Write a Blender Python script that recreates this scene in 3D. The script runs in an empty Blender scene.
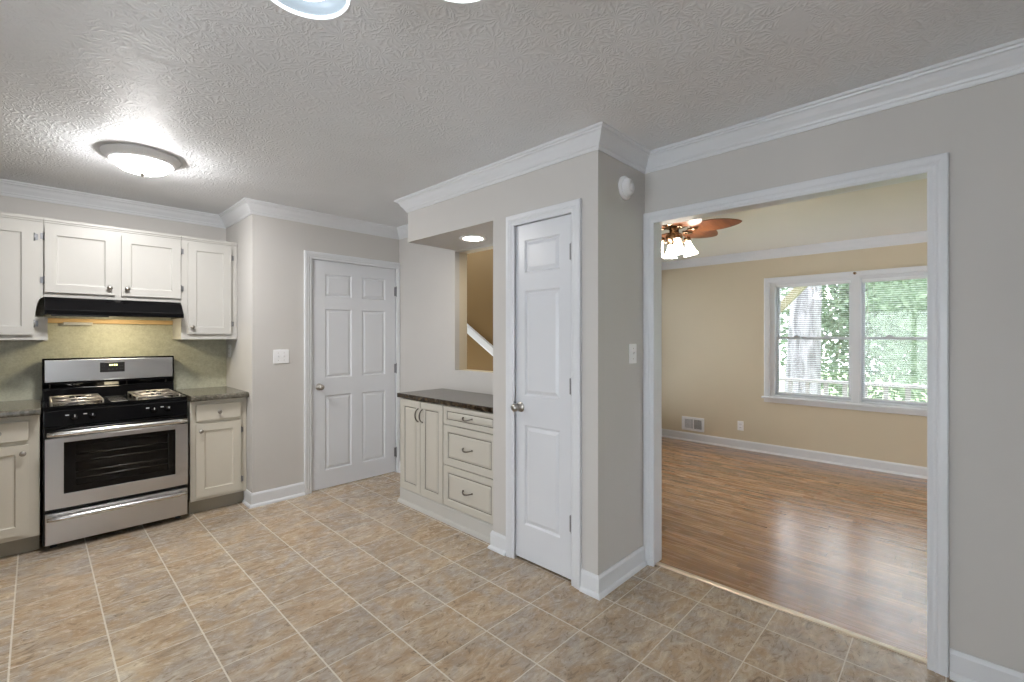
import bpy, math, random
from mathutils import Vector, Matrix
C = bpy.context.scene.collection
PI = math.pi
R = math.radians
rnd = random.Random(7)

# ------------------------------------------------------------------ camera, sky, exposure
sc = bpy.context.scene
TH = 0.80372
cd = bpy.data.cameras.new('camera')
cd.sensor_width = 36.0
cd.lens = 459.07 / 1024 * 36
cd.shift_y = -0.0042
cd.clip_start = 0.02
cam = bpy.data.objects.new('camera', cd)
cam.location = (0, 0, 1.362)
cam.rotation_euler = (PI / 2, 0, -TH)
C.objects.link(cam)
sc.camera = cam

wd = bpy.data.worlds.new('sky')
sc.world = wd
wd.use_nodes = True
bg = wd.node_tree.nodes['Background']
bg.inputs['Color'].default_value = (0.86, 0.93, 1.0, 1)
bg.inputs['Strength'].default_value = 4.2

vs = sc.view_settings
vs.view_transform = 'Standard'
vs.look = 'None'
vs.exposure = 0.98
vs.gamma = 1.0
vs.use_curve_mapping = False
sc.cycles.max_bounces = 10
sc.cycles.diffuse_bounces = 6
sc.cycles.glossy_bounces = 4
sc.cycles.transparent_max_bounces = 16
sc.cycles.sample_clamp_indirect = 6.0
sc.cycles.caustics_reflective = False
sc.cycles.caustics_refractive = False

DOME_E = 84.0      # emission of the kitchen dome light
CHAND_E = 1.8      # chandelier bulbs
DOWN_E = 50.0      # recessed downlight
HOOD_E = 40.0       # hood lamp lens
FAN_E = 18.0       # fan glass shades


# ------------------------------------------------------------------ material helpers
def srgb(r, g, b):
    def f(c):
        c /= 255.0
        return c / 12.92 if c <= 0.04045 else ((c + 0.055) / 1.055) ** 2.4
    return (f(r), f(g), f(b), 1.0)


class NT:
    """small wrapper round a material's node tree"""
    def __init__(s, name):
        s.m = bpy.data.materials.new(name)
        s.m.use_nodes = True
        s.t = s.m.node_tree
        s.n = s.t.nodes
        s.b = s.n['Principled BSDF']
        s.out = s.n['Material Output']

    def add(s, typ, **kw):
        n = s.n.new(typ)
        for k, v in kw.items():
            setattr(n, k, v)
        return n

    def link(s, a, b):
        s.t.links.new(a, b)

    def put(s, sock, v):
        if hasattr(v, 'is_linked') or isinstance(v, bpy.types.NodeSocket):
            s.t.links.new(v, sock)
        else:
            sock.default_value = v

    def math(s, op, a, b=0.0, c=None):
        n = s.add('ShaderNodeMath', operation=op)
        s.put(n.inputs[0], a)
        s.put(n.inputs[1], b)
        if c is not None:
            s.put(n.inputs[2], c)
        return n.outputs[0]

    def coords(s):
        return s.add('ShaderNodeTexCoord').outputs['Object']

    def mapping(s, vec, scale=(1, 1, 1), loc=(0, 0, 0), rot=(0, 0, 0)):
        n = s.add('ShaderNodeMapping')
        s.link(vec, n.inputs['Vector'])
        n.inputs['Scale'].default_value = scale
        n.inputs['Location'].default_value = loc
        n.inputs['Rotation'].default_value = rot
        return n.outputs[0]

    def noise(s, vec, scale, detail=4.0, rough=0.55, dist=0.0):
        n = s.add('ShaderNodeTexNoise')
        s.link(vec, n.inputs['Vector'])
        n.inputs['Scale'].default_value = scale
        n.inputs['Detail'].default_value = detail
        n.inputs['Roughness'].default_value = rough
        n.inputs['Distortion'].default_value = dist
        return n.outputs['Fac']

    def ramp(s, fac, stops, interp='LINEAR'):
        n = s.add('ShaderNodeValToRGB')
        s.put(n.inputs[0], fac)
        cr = n.color_ramp
        cr.interpolation = interp
        while len(cr.elements) < len(stops):
            cr.elements.new(0.5)
        for e, (p, c) in zip(cr.elements, stops):
            e.position = p
            e.color = c if len(c) == 4 else (*c, 1)
        return n.outputs[0]

    def mix(s, fac, a, b, blend='MIX'):
        n = s.add('ShaderNodeMix', data_type='RGBA', blend_type=blend)
        s.put(n.inputs[0], fac)
        s.put(n.inputs[6], a)
        s.put(n.inputs[7], b)
        return n.outputs[2]

    def bump(s, h, strength=0.2, dist=0.01):
        n = s.add('ShaderNodeBump')
        n.inputs['Strength'].default_value = strength
        n.inputs['Distance'].default_value = dist
        s.link(h, n.inputs['Height'])
        s.link(n.outputs[0], s.b.inputs['Normal'])

    def set(s, **kw):
        for k, v in kw.items():
            s.put(s.b.inputs[k.replace('_', ' ')], v)
        return s.m


def paint(name, col, rough=0.5, var=0.03, bump=0.0, scale=60.0, spec=0.4):
    t = NT(name)
    co = t.coords()
    f = t.noise(co, 3.0, 3)
    lo = tuple(c * (1 - var) for c in col[:3]) + (1,)
    hi = tuple(min(1, c * (1 + var)) for c in col[:3]) + (1,)
    t.set(Base_Color=t.ramp(f, [(0.3, lo), (0.7, hi)]), Roughness=rough)
    t.b.inputs['Specular IOR Level'].default_value = spec
    if bump:
        t.bump(t.noise(co, scale, 3), bump, 0.004)
    return t.m


def metal(name, col, rough, brushed=None):
    t = NT(name)
    co = t.coords()
    if brushed:
        f = t.noise(t.mapping(co, brushed), 1.0, 3)
        t.set(Roughness=t.math('MULTIPLY_ADD', f, 0.12, rough - 0.05))
        t.bump(f, 0.012, 0.001)
    else:
        t.set(Roughness=t.math('MULTIPLY_ADD', t.noise(co, 40), 0.08, rough - 0.04))
    return t.set(Base_Color=col, Metallic=1.0)


def emit(name, col, strength, base=(0.9, 0.9, 0.88, 1)):
    t = NT(name)
    n = t.noise(t.coords(), 25, 2)
    t.set(Base_Color=base, Roughness=0.3, Emission_Color=col,
          Emission_Strength=t.math('MULTIPLY_ADD', n, 0.06 * strength, 0.97 * strength))
    return t.m


def glass(name, tint=(1, 1, 1, 1), k=1.0):
    """thin pane: clear transmission with a fresnel reflection"""
    t = NT(name)
    tr = t.add('ShaderNodeBsdfTransparent')
    tr.inputs[0].default_value = tint
    gl = t.add('ShaderNodeBsdfGlossy')
    gl.inputs['Roughness'].default_value = 0.02
    fr = t.add('ShaderNodeFresnel')
    fr.inputs['IOR'].default_value = 1.45
    mx = t.add('ShaderNodeMixShader')
    t.link(t.math('MULTIPLY', fr.outputs[0], k), mx.inputs[0])
    t.link(tr.outputs[0], mx.inputs[1])
    t.link(gl.outputs[0], mx.inputs[2])
    t.link(mx.outputs[0], t.out.inputs[0])
    return t.m


M = {}
M['wall'] = paint('greige_wall_paint', srgb(198, 195, 191), 0.6, 0.012, 0.05, 180, 0.25)
M['tan'] = paint('tan_wall_paint', srgb(208, 196, 172), 0.6, 0.012, 0.05, 180, 0.25)
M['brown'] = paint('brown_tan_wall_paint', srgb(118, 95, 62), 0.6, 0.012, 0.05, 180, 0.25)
M['trim'] = paint('white_trim_paint', srgb(217, 219, 222), 0.32, 0.01)
M['door'] = paint('white_door_paint', srgb(214, 216, 220), 0.3, 0.01, 0.03, 60)
M['cab'] = paint('cream_cabinet_paint', srgb(190, 188, 183), 0.38, 0.02, 0.03, 90)
M['basecab'] = paint('cream_base_cabinet_paint', srgb(204, 198, 184), 0.38, 0.02, 0.03, 90)
M['toe'] = paint('grey_toe_kick_paint', srgb(150, 143, 128), 0.55, 0.03)
M['buffet'] = paint('pale_grey_buffet_paint', srgb(192, 188, 178), 0.4, 0.02)
M['glaze'] = paint('dark_glaze_line', srgb(112, 108, 98), 0.5, 0.05)
M['lrceil'] = paint('flat_ceiling_paint', srgb(220, 217, 207), 0.75, 0.01, 0.05, 120, 0.2)
M['plastic'] = paint('white_plastic', srgb(235, 235, 236), 0.35, 0.01)
M['cleat'] = paint('bare_pine', srgb(214, 180, 128), 0.6, 0.12, 0.05, 60)
M['steel'] = metal('brushed_stainless_steel', srgb(200, 199, 199), 0.30, (2, 2, 150))
M['strip'] = metal('pale_gold_threshold', srgb(226, 214, 198), 0.42)
M['bar'] = metal('polished_steel_bar', srgb(214, 213, 210), 0.22)
M['pull'] = metal('dark_pewter_pull', srgb(118, 113, 106), 0.32)
M['hinge'] = metal('dark_steel_hinge', srgb(140, 141, 144), 0.4)
M['nickel'] = metal('satin_nickel', srgb(170, 165, 158), 0.3)
M['brass'] = metal('antique_nickel_fan_metal', srgb(150, 128, 106), 0.25)
M['grate'] = metal('worn_grey_grate', srgb(190, 182, 172), 0.42)
M['black'] = paint('black_enamel', srgb(11, 11, 13), 0.08, 0.05, 0, 60, 0.3)
M['blackmat'] = paint('black_satin', srgb(22, 21, 22), 0.35, 0.05)
M['rubber'] = paint('dark_grey_plastic', srgb(58, 58, 60), 0.5, 0.05)
M['ovenglass'] = glass('smoked_oven_glass', (0.72, 0.72, 0.72, 1), 0.5)
M['oveninside'] = paint('dark_oven_cavity', srgb(58, 56, 54), 0.5, 0.1)
M['pane'] = glass('window_glass')
M['slat'] = paint('white_blind_slats', srgb(232, 234, 236), 0.5, 0.01)
M['dark'] = paint('painted_void_shade', srgb(70, 64, 58), 0.7, 0.05)  # shade inside the vent and outlet openings, put into the colour
M['dome'] = emit('lit_dome_glass', (1, 0.985, 0.97, 1), DOME_E)
M['added_halldome'] = emit('added_hall_dome_glass', (1, 0.93, 0.82, 1), 22.0)
M['down'] = emit('lit_downlight_lens', (1, 0.93, 0.82, 1), DOWN_E)
M['hoodlamp'] = emit('lit_hood_lens', (1, 0.86, 0.58, 1), HOOD_E)
M['fanglass'] = emit('lit_fan_shade_glass', (1, 0.9, 0.78, 1), FAN_E)
M['bulb'] = emit('lit_chandelier_bulb', (0.96, 0.98, 1, 1), CHAND_E)
M['digits'] = emit('lit_clock_digits', (0.8, 0.85, 0.15, 1), 1.5)
M['deck'] = paint('grey_deck_boards', srgb(170, 165, 158), 0.7, 0.08)
M['rail'] = paint('white_deck_rail_paint', srgb(150, 151, 154), 0.6, 0.02)
M['pine'] = paint('weathered_pine_brace', srgb(120, 116, 92), 0.7, 0.08)


def m_glow_glass():
    t = NT('frosted_bowl_glass')
    return t.set(Base_Color=srgb(150, 162, 172), Roughness=0.3, Subsurface_Weight=0.0,
                 Emission_Color=(0.85, 0.94, 1, 1), Emission_Strength=t.math('MULTIPLY_ADD', t.noise(t.coords(), 12, 2), 0.03, 0.07))
M['bowl'] = m_glow_glass()


def m_rim():
    t = NT('bright_glass_rim')
    return t.set(Base_Color=srgb(235, 240, 242), Roughness=0.2, Emission_Color=(0.9, 0.97, 1, 1),
                 Emission_Strength=t.math('MULTIPLY_ADD', t.noise(t.coords(), 12, 2), 0.1, 0.9))
M['rim'] = m_rim()


def m_ceiling():
    """white ceiling with brushed crow's-foot texture"""
    t = NT('stomp_brush_ceiling')
    co = t.coords()
    heights = []
    for sc_, off, k in ((11.0, (0, 0, 0), 13.0), (13.5, (3.3, 1.7, 0), 12.0)):
        v = t.mapping(co, (1, 1, 0), off)
        wob = t.add('ShaderNodeTexNoise')
        t.link(v, wob.inputs['Vector'])
        wob.inputs['Scale'].default_value = 9.0
        wob.inputs['Detail'].default_value = 2.0
        vv = t.add('ShaderNodeVectorMath', operation='MULTIPLY_ADD')
        t.link(wob.outputs['Color'], vv.inputs[0])
        vv.inputs[1].default_value = (0.07, 0.07, 0)
        t.link(v, vv.inputs[2])
        vo = t.add('ShaderNodeTexVoronoi', voronoi_dimensions='2D')
        t.link(vv.outputs[0], vo.inputs['Vector'])
        vo.inputs['Scale'].default_value = sc_
        sb = t.add('ShaderNodeVectorMath', operation='SUBTRACT')
        t.link(vv.outputs[0], sb.inputs[0])
        t.link(vo.outputs['Position'], sb.inputs[1])
        sx = t.add('ShaderNodeSeparateXYZ')
        t.link(sb.outputs[0], sx.inputs[0])
        ang = t.math('ARCTAN2', sx.outputs[1], sx.outputs[0])
        stroke = t.math('SINE', t.math('MULTIPLY_ADD', ang, k, t.math('MULTIPLY', t.noise(v, 22.0, 2), 9.0)))
        stroke = t.math('POWER', t.math('MULTIPLY_ADD', stroke, 0.5, 0.5), 2.0)
        fade = t.math('MULTIPLY', stroke, t.math('SMOOTH_MIN', t.math('MULTIPLY', vo.outputs['Distance'], 2.2), 1.0, 0.1))
        heights.append(t.math('MULTIPLY', fade, t.math('GREATER_THAN', t.noise(v, 6.0, 1), 0.40)))
    h = t.math('ADD', t.math('MAXIMUM', heights[0], heights[1]), t.math('MULTIPLY', t.noise(co, 55, 3), 0.5))
    t.bump(h, 0.25, 0.008)
    t.b.inputs['Specular IOR Level'].default_value = 0.3
    return t.set(Base_Color=t.ramp(t.noise(co, 2.0, 2), [(0.3, srgb(222, 224, 227)), (0.7, srgb(228, 230, 233))]), Roughness=0.55)
M['ceiling'] = m_ceiling()


def m_tile():
    t = NT('slate_look_floor_tile')
    co = t.coords()
    sp = t.add('ShaderNodeSeparateXYZ')
    t.link(co, sp.inputs[0])
    u = t.math('DIVIDE', t.math('ADD', sp.outputs[0], 10 * 0.3048 - 0.5335), 0.3048)
    v = t.math('DIVIDE', t.math('ADD', sp.outputs[1], 20 * 0.307 - 1.252), 0.307)
    fu, fv = t.math('FRACT', u), t.math('FRACT', v)
    du = t.math('MINIMUM', fu, t.math('SUBTRACT', 1.0, fu))
    dv = t.math('MINIMUM', fv, t.math('SUBTRACT', 1.0, fv))
    gr = t.math('LESS_THAN', t.math('MINIMUM', t.math('SUBTRACT', du, 0.003), dv), 0.0075)
    cid = t.add('ShaderNodeCombineXYZ')
    t.link(t.math('FLOOR', u), cid.inputs[0])
    t.link(t.math('FLOOR', v), cid.inputs[1])
    wn = t.add('ShaderNodeTexWhiteNoise', noise_dimensions='2D')
    t.link(cid.outputs[0], wn.inputs['Vector'])
    # shift the stone pattern per tile
    sh = t.add('ShaderNodeVectorMath', operation='MULTIPLY_ADD')
    t.link(wn.outputs['Color'], sh.inputs[0])
    sh.inputs[1].default_value = (7, 9, 5)
    t.link(co, sh.inputs[2])
    streak = t.noise(t.mapping(sh.outputs[0], (2.2, 4.6, 1), rot=(0, 0, 0.2)), 3.4, 10, 0.72, 0.7)
    blot = t.noise(sh.outputs[0], 5.0, 6, 0.65, 0.9)
    vein = t.noise(t.mapping(sh.outputs[0], (1, 2.2, 1), rot=(0, 0, 0.5)), 9.0, 7, 0.7, 2.5)
    col = t.ramp(streak, [(0.30, srgb(138, 117, 94)), (0.42, srgb(166, 142, 112)), (0.52, srgb(180, 161, 136)),
                          (0.61, srgb(192, 175, 148)), (0.72, srgb(220, 206, 180))])
    col = t.mix(t.ramp(blot, [(0.42, (0, 0, 0)), (0.62, (1, 1, 1))]), col,
                t.ramp(streak, [(0.30, srgb(140, 129, 117)), (0.52, srgb(170, 160, 147)), (0.72, srgb(202, 193, 178))]))
    tint = t.ramp(wn.outputs['Value'], [(0.0, (0.87, 0.86, 0.87)), (0.35, (1.0, 0.98, 0.97)), (0.7, (1.01, 0.96, 0.91)), (1.0, (1.0, 1.0, 1.02))])
    col = t.mix(1.0, col, tint, 'MULTIPLY')
    col = t.mix(0.07, col, srgb(226, 212, 196))
    col = t.mix(t.ramp(vein, [(0.37, (0.75, 0.75, 0.75)), (0.45, (0, 0, 0))]), col, srgb(118, 99, 80))
    col = t.mix(t.math('MULTIPLY', gr, 0.9), col, srgb(222, 214, 200))
    t.set(Base_Color=col, Roughness=t.math('MULTIPLY_ADD', vein, 0.2, 0.16))
    h = t.math('SUBTRACT', t.math('ADD', t.math('MULTIPLY', streak, 0.6), t.math('MULTIPLY', vein, 0.4)), t.math('MULTIPLY', gr, 0.6))
    t.bump(h, 0.16, 0.006)
    return t.m
M['tile'] = m_tile()


def m_wood():
    t = NT('oak_strip_laminate')
    co = t.coords()
    sp = t.add('ShaderNodeSeparateXYZ')
    t.link(co, sp.inputs[0])
    u = t.math('DIVIDE', t.math('ADD', sp.outputs[0], 5.0), 0.064)
    row = t.math('FLOOR', u)
    wr = t.add('ShaderNodeTexWhiteNoise', noise_dimensions='1D')
    t.link(row, wr.inputs['W'])
    v = t.math('DIVIDE', t.math('ADD', t.math('ADD', sp.outputs[1], 9.0), t.math('MULTIPLY', wr.outputs['Value'], 3.1)), 0.78)
    cid = t.add('ShaderNodeCombineXYZ')
    t.link(row, cid.inputs[0])
    t.link(t.math('FLOOR', v), cid.inputs[1])
    wn = t.add('ShaderNodeTexWhiteNoise', noise_dimensions='2D')
    t.link(cid.outputs[0], wn.inputs['Vector'])
    sh = t.add('ShaderNodeVectorMath', operation='MULTIPLY_ADD')
    t.link(wn.outputs['Color'], sh.inputs[0])
    sh.inputs[1].default_value = (3, 11, 5)
    t.link(co, sh.inputs[2])
    g = t.noise(t.mapping(sh.outputs[0], (40, 2.4, 1)), 1.0, 6, 0.6, 1.2)
    base = t.ramp(wn.outputs['Value'], [(0.0, srgb(142, 102, 68)), (0.45, srgb(164, 121, 82)), (0.8, srgb(180, 138, 97)), (1.0, srgb(192, 150, 108))])
    col = t.mix(t.ramp(g, [(0.35, (0.75, 0.75, 0.75)), (0.6, (0, 0, 0))]), base, srgb(118, 76, 44))
    fu, fv = t.math('FRACT', u), t.math('FRACT', v)
    gap = t.math('LESS_THAN', t.math('MINIMUM', fu, t.math('MULTIPLY', fv, 12.0)), 0.022)
    col = t.mix(t.math('MULTIPLY', gap, 0.5), col, srgb(80, 52, 32))
    t.b.inputs['Coat Weight'].default_value = 0.8
    t.b.inputs['Coat Roughness'].default_value = 0.22
    t.set(Base_Color=col, Roughness=t.math('MULTIPLY_ADD', g, 0.1, 0.22))
    t.bump(g, 0.05, 0.003)
    return t.m
M['wood'] = m_wood()


def m_laminate(name, cols, scale, rough):
    t = NT(name)
    co = t.coords()
    a = t.noise(co, scale, 5, 0.7)
    b = t.noise(co, scale * 3.3, 4, 0.6)
    f = t.math('MULTIPLY_ADD', a, 0.55, t.math('MULTIPLY', b, 0.45))
    n = len(cols)
    t.set(Base_Color=t.ramp(f, [(0.36 + 0.3 * i / (n - 1), srgb(*c)) for i, c in enumerate(cols)]), Roughness=rough)
    return t.m
M['splash'] = m_laminate('sage_speckled_laminate', [(172, 171, 150), (188, 187, 165), (200, 200, 182)], 30, 0.35)
M['counter'] = m_laminate('grey_green_stone_laminate', [(58, 55, 48), (96, 92, 82), (132, 127, 116)], 24, 0.18)


def m_buffet_top():
    """brown stone tiles, grout joints every 0.3 m along the edge"""
    t = NT('brown_stone_tile_top')
    co = t.coords()
    sp = t.add('ShaderNodeSeparateXYZ')
    t.link(co, sp.inputs[0])
    f = t.math('FRACT', t.math('DIVIDE', t.math('ADD', sp.outputs[1], 0.02), 0.305))
    g = t.math('FRACT', t.math('DIVIDE', t.math('SUBTRACT', sp.outputs[0], 1.83), 0.305))
    gr = t.math('LESS_THAN', t.math('MINIMUM', f, g), 0.012)
    a = t.noise(co, 26, 6, 0.7, 0.4)
    col = t.ramp(a, [(0.34, srgb(22, 17, 12)), (0.5, srgb(50, 40, 29)), (0.62, srgb(84, 71, 55)), (0.74, srgb(120, 106, 88))])
    col = t.mix(t.math('MULTIPLY', gr, 0.6), col, srgb(96, 84, 68))
    return t.set(Base_Color=col, Roughness=0.12)
M['buftop'] = m_buffet_top()


def m_blade():
    t = NT('cherry_fan_blade')
    g = t.noise(t.mapping(t.coords(), (4, 40, 4)), 1.0, 4, 0.6, 1.0)
    return t.set(Base_Color=t.ramp(g, [(0.3, srgb(88, 50, 30)), (0.7, srgb(126, 78, 48))]), Roughness=0.3)
M['blade'] = m_blade()


def m_bark():
    t = NT('furrowed_bark')
    g = t.noise(t.mapping(t.coords(), (9, 9, 1.6)), 1.0, 6, 0.65, 1.0)
    t.set(Base_Color=t.ramp(g, [(0.35, srgb(80, 78, 80)), (0.6, srgb(138, 136, 140))]), Roughness=0.9)
    t.bump(g, 0.8, 0.06)
    return t.m
M['bark'] = m_bark()


def m_leaf(name, c1, c2):
    t = NT(name)
    oi = t.noise(t.coords(), 3.0, 3)
    col = t.ramp(oi, [(0.35, srgb(*c1)), (0.65, srgb(*c2))])
    df = t.add('ShaderNodeBsdfDiffuse')
    tl = t.add('ShaderNodeBsdfTranslucent')
    t.link(col, df.inputs[0])
    t.link(col, tl.inputs[0])
    mx = t.add('ShaderNodeMixShader')
    mx.inputs[0].default_value = 0.5
    t.link(df.outputs[0], mx.inputs[1])
    t.link(tl.outputs[0], mx.inputs[2])
    t.link(mx.outputs[0], t.out.inputs[0])
    return t.m
M['leaf'] = m_leaf('pale_spring_leaves', (112, 130, 108), (158, 172, 150))
M['lawn'] = paint('lawn_grass', srgb(150, 170, 120), 0.9, 0.25)


# ------------------------------------------------------------------ mesh helpers
class MB:
    def __init__(s):
        s.v, s.f, s.sm = [], [], []

    def add(s, vs, fs, smooth=False):
        o = len(s.v)
        s.v += [tuple(p) for p in vs]
        s.f += [tuple(o + i for i in f) for f in fs]
        s.sm += [smooth] * len(fs)
        return s

    def box(s, x0, x1, y0, y1, z0, z1):
        if x0 > x1: x0, x1 = x1, x0
        if y0 > y1: y0, y1 = y1, y0
        if z0 > z1: z0, z1 = z1, z0
        v = [(x, y, z) for z in (z0, z1) for y in (y0, y1) for x in (x0, x1)]
        return s.add(v, [(0, 2, 3, 1), (4, 5, 7, 6), (0, 1, 5, 4), (2, 6, 7, 3), (0, 4, 6, 2), (1, 3, 7, 5)])

    def tube(s, pts, r, seg=10, cap=True, smooth=True):
        """round bar along a polyline; r is a number or one per point"""
        pts = [Vector(p) for p in pts]
        rs = [r] * len(pts) if isinstance(r, (int, float)) else r
        vs, fs = [], []
        up = None
        for i, p in enumerate(pts):
            a = pts[max(i - 1, 0)]
            b = pts[min(i + 1, len(pts) - 1)]
            d = (b - a).normalized()
            if up is None:
                up = Vector((0, 0, 1)) if abs(d.z) < 0.9 else Vector((1, 0, 0))
            n = (up - d * up.dot(d)).normalized()
            up = n
            w = d.cross(n)
            for k in range(seg):
                t = 2 * PI * k / seg
                vs.append(p + (n * math.cos(t) + w * math.sin(t)) * rs[i])
        for i in range(len(pts) - 1):
            for k in range(seg):
                k2 = (k + 1) % seg
                fs.append((i * seg + k, i * seg + k2, (i + 1) * seg + k2, (i + 1) * seg + k))
        s.add(vs, fs, smooth)
        if cap:
            s.add(vs[:seg], [tuple(reversed(range(seg)))])
            s.add(vs[-seg:], [tuple(range(seg))])
        return s

    def lathe(s, prof, origin=(0, 0, 0), axis=(0, 0, 1), seg=32, smooth=True):
        """prof = [(radius, height along axis)]"""
        q = Vector((0, 0, 1)).rotation_difference(Vector(axis).normalized())
        o = Vector(origin)
        vs, fs = [], []
        for (r, h) in prof:
            for k in range(seg):
                t = 2 * PI * k / seg
                vs.append(o + q @ Vector((max(r, 1e-5) * math.cos(t), max(r, 1e-5) * math.sin(t), h)))
        for i in range(len(prof) - 1):
            for k in range(seg):
                k2 = (k + 1) % seg
                fs.append((i * seg + k, i * seg + k2, (i + 1) * seg + k2, (i + 1) * seg + k))
        return s.add(vs, fs, smooth)

    def sweep(s, path, prof, mp, closed=False, caps=True):
        """prof [(offset to the right of the path, height)] swept along a 2-D path with mitres; mp(a,b,h) -> xyz"""
        n = len(path)
        P = [Vector(p) for p in path]
        def nrm(i):
            d = (P[(i + 1) % n] - P[i]).normalized()
            return Vector((d.y, -d.x))
        vs, fs = [], []
        k = len(prof)
        for i in range(n):
            if closed:
                a, b = nrm(i - 1), nrm(i)
            else:
                a = nrm(i - 1) if i > 0 else nrm(0)
                b = nrm(i) if i < n - 1 else nrm(n - 2)
            m = (a + b) / (1 + a.dot(b))
            for (o, h) in prof:
                q = P[i] + m * o
                vs.append(mp(q.x, q.y, h))
        for i in range(n if closed else n - 1):
            j = (i + 1) % n
            for c in range(k - 1):
                fs.append((i * k + c, i * k + c + 1, j * k + c + 1, j * k + c))
        s.add(vs, fs)
        if caps and not closed:
            s.add(vs[:k], [tuple(range(k))])
            s.add(vs[-k:], [tuple(reversed(range(k)))])
        return s

    def panelled(s, W, H, panels, prof, mp):
        """flat face W x H with moulded rectangles; prof = [(inset, depth)], mp(a,b,d) -> xyz, d positive = into the face"""
        xs = sorted({0, W, *[p[0] for p in panels], *[p[1] for p in panels]})
        ys = sorted({0, H, *[p[2] for p in panels], *[p[3] for p in panels]})
        for i in range(len(xs) - 1):
            for j in range(len(ys) - 1):
                cx, cy = (xs[i] + xs[i + 1]) / 2, (ys[j] + ys[j + 1]) / 2
                if any(p[0] < cx < p[1] and p[2] < cy < p[3] for p in panels):
                    continue
                s.add([mp(xs[i], ys[j], 0), mp(xs[i + 1], ys[j], 0), mp(xs[i + 1], ys[j + 1], 0), mp(xs[i], ys[j + 1], 0)], [(0, 1, 2, 3)])
        for (x0, x1, y0, y1) in panels:
            rings = []
            for (ins, d) in [(0, 0)] + list(prof):
                rings.append([mp(x0 + ins, y0 + ins, d), mp(x1 - ins, y0 + ins, d), mp(x1 - ins, y1 - ins, d), mp(x0 + ins, y1 - ins, d)])
            for a, b in zip(rings, rings[1:]):
                for k in range(4):
                    k2 = (k + 1) % 4
                    s.add([a[k], a[k2], b[k2], b[k]], [(0, 1, 2, 3)])
            s.add(rings[-1], [(0, 1, 2, 3)])
        return s

    def build(s, name, mat, parent=None, bevel=0.0, fix=True):
        me = bpy.data.meshes.new(name)
        org = parent_world(parent)
        vs = [(p[0] - org[0], p[1] - org[1], p[2] - org[2]) for p in s.v]
        me.from_pydata(vs, [], s.f)
        me.polygons.foreach_set('use_smooth', s.sm)
        if fix:
            import bmesh
            bm = bmesh.new()
            bm.from_mesh(me)
            bmesh.ops.remove_doubles(bm, verts=bm.verts, dist=1e-5)
            bmesh.ops.recalc_face_normals(bm, faces=bm.faces)
            bm.to_mesh(me)
            bm.free()
        me.materials.append(M[mat])
        o = bpy.data.objects.new(name, me)
        C.objects.link(o)
        if parent:
            o.parent = parent
        if bevel:
            b = o.modifiers.new('soft edges', 'BEVEL')
            b.width = bevel
            b.segments = 2
            b.limit_method = 'ANGLE'
            b.angle_limit = R(40)
        return o


def parent_world(p):
    """sum of the locations up the chain (no rotations are used while building)"""
    t = Vector((0, 0, 0))
    while p is not None:
        t += p.location
        p = p.parent
    return t


def tag(o, label, cat=None, group=None, kind=None):
    o['label'] = label
    if cat: o['category'] = cat
    if group: o['group'] = group
    if kind: o['kind'] = kind
    return o


def thing(name, label, cat, loc=(0, 0, 0), group=None, kind=None):
    o = bpy.data.objects.new(name, None)
    o.empty_display_size = 0.05
    o.location = loc
    C.objects.link(o)
    return tag(o, label, cat, group, kind)


def copy_thing(root, loc=None, rotz=None):
    def rec(o, par):
        c = o.copy()
        C.objects.link(c)
        if par is not None:
            c.parent = par
        for ch in list(o.children):
            rec(ch, c)
        return c
    r = rec(root, None)
    if loc is not None: r.location = loc
    if rotz is not None: r.rotation_euler = (0, 0, rotz)
    return r


def struct(mb, name, mat, label, cat, bevel=0.0):
    return tag(mb.build(name, mat, None, bevel), label, cat, None, 'structure')


XY = lambda a, b, h: (a, b, h)

# ------------------------------------------------------------------ the room
CZ = 2.44        # kitchen ceiling
LZ = 2.365       # living room ceiling
WX = 2.548       # face of the long right-hand wall
PX = 2.045       # face of the pantry
PY = 1.345       # side face of the pantry
PE = 2.14        # left end of the pantry
SY = 4.76        # stove wall
DY = 4.04        # far door wall
JX = 1.20        # jog between them
LX = 5.92        # living room window wall
XL, YB = -2.6, -2.6
WT = 0.10
LN = 3.3         # far end of the living room

struct(MB().box(XL - .1, WX + .05, YB - .1, SY + .1, -0.06, 0), 'floor', 'tile',
       'slate look beige and brown square tile kitchen floor', 'floor')
struct(MB().box(WX + .05, LX + .2, YB - .1, LN + .1, -0.06, 0.004), 'floor_living_room', 'wood',
       'glossy brown oak strip floor beyond the wide opening', 'floor')
struct(MB().sweep([(WX + .05, .077), (WX + .05, 1.286)], [(.014, 0), (.010, .005), (-.004, .008), (-.022, .008), (-.03, .005), (-.03, 0)], XY),
       'trim_threshold', 'strip', 'pale threshold strip between tile floor and wood floor', 'trim')
struct(MB().box(XL - .1, WX + .06, YB - .1, SY + .1, CZ, CZ + .1), 'ceiling', 'ceiling',
       'white kitchen ceiling with stomped brush texture', 'ceiling')
struct(MB().box(WX + .06, LX + .2, YB - .1, LN + .1, LZ, LZ + .1), 'ceiling_living_room', 'lrceil',
       'smooth pale living room ceiling behind the fan', 'ceiling')

# wide opening y .085..1.286 up to 2.04 ; pass-through y 2.25..3.15, z 1.07..2.105
OY0, OY1, OZ = 0.064, 1.298, 2.052
TY0, TY1, TZ0, TZ1 = 2.25, 3.15, 1.07, 2.106


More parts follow.
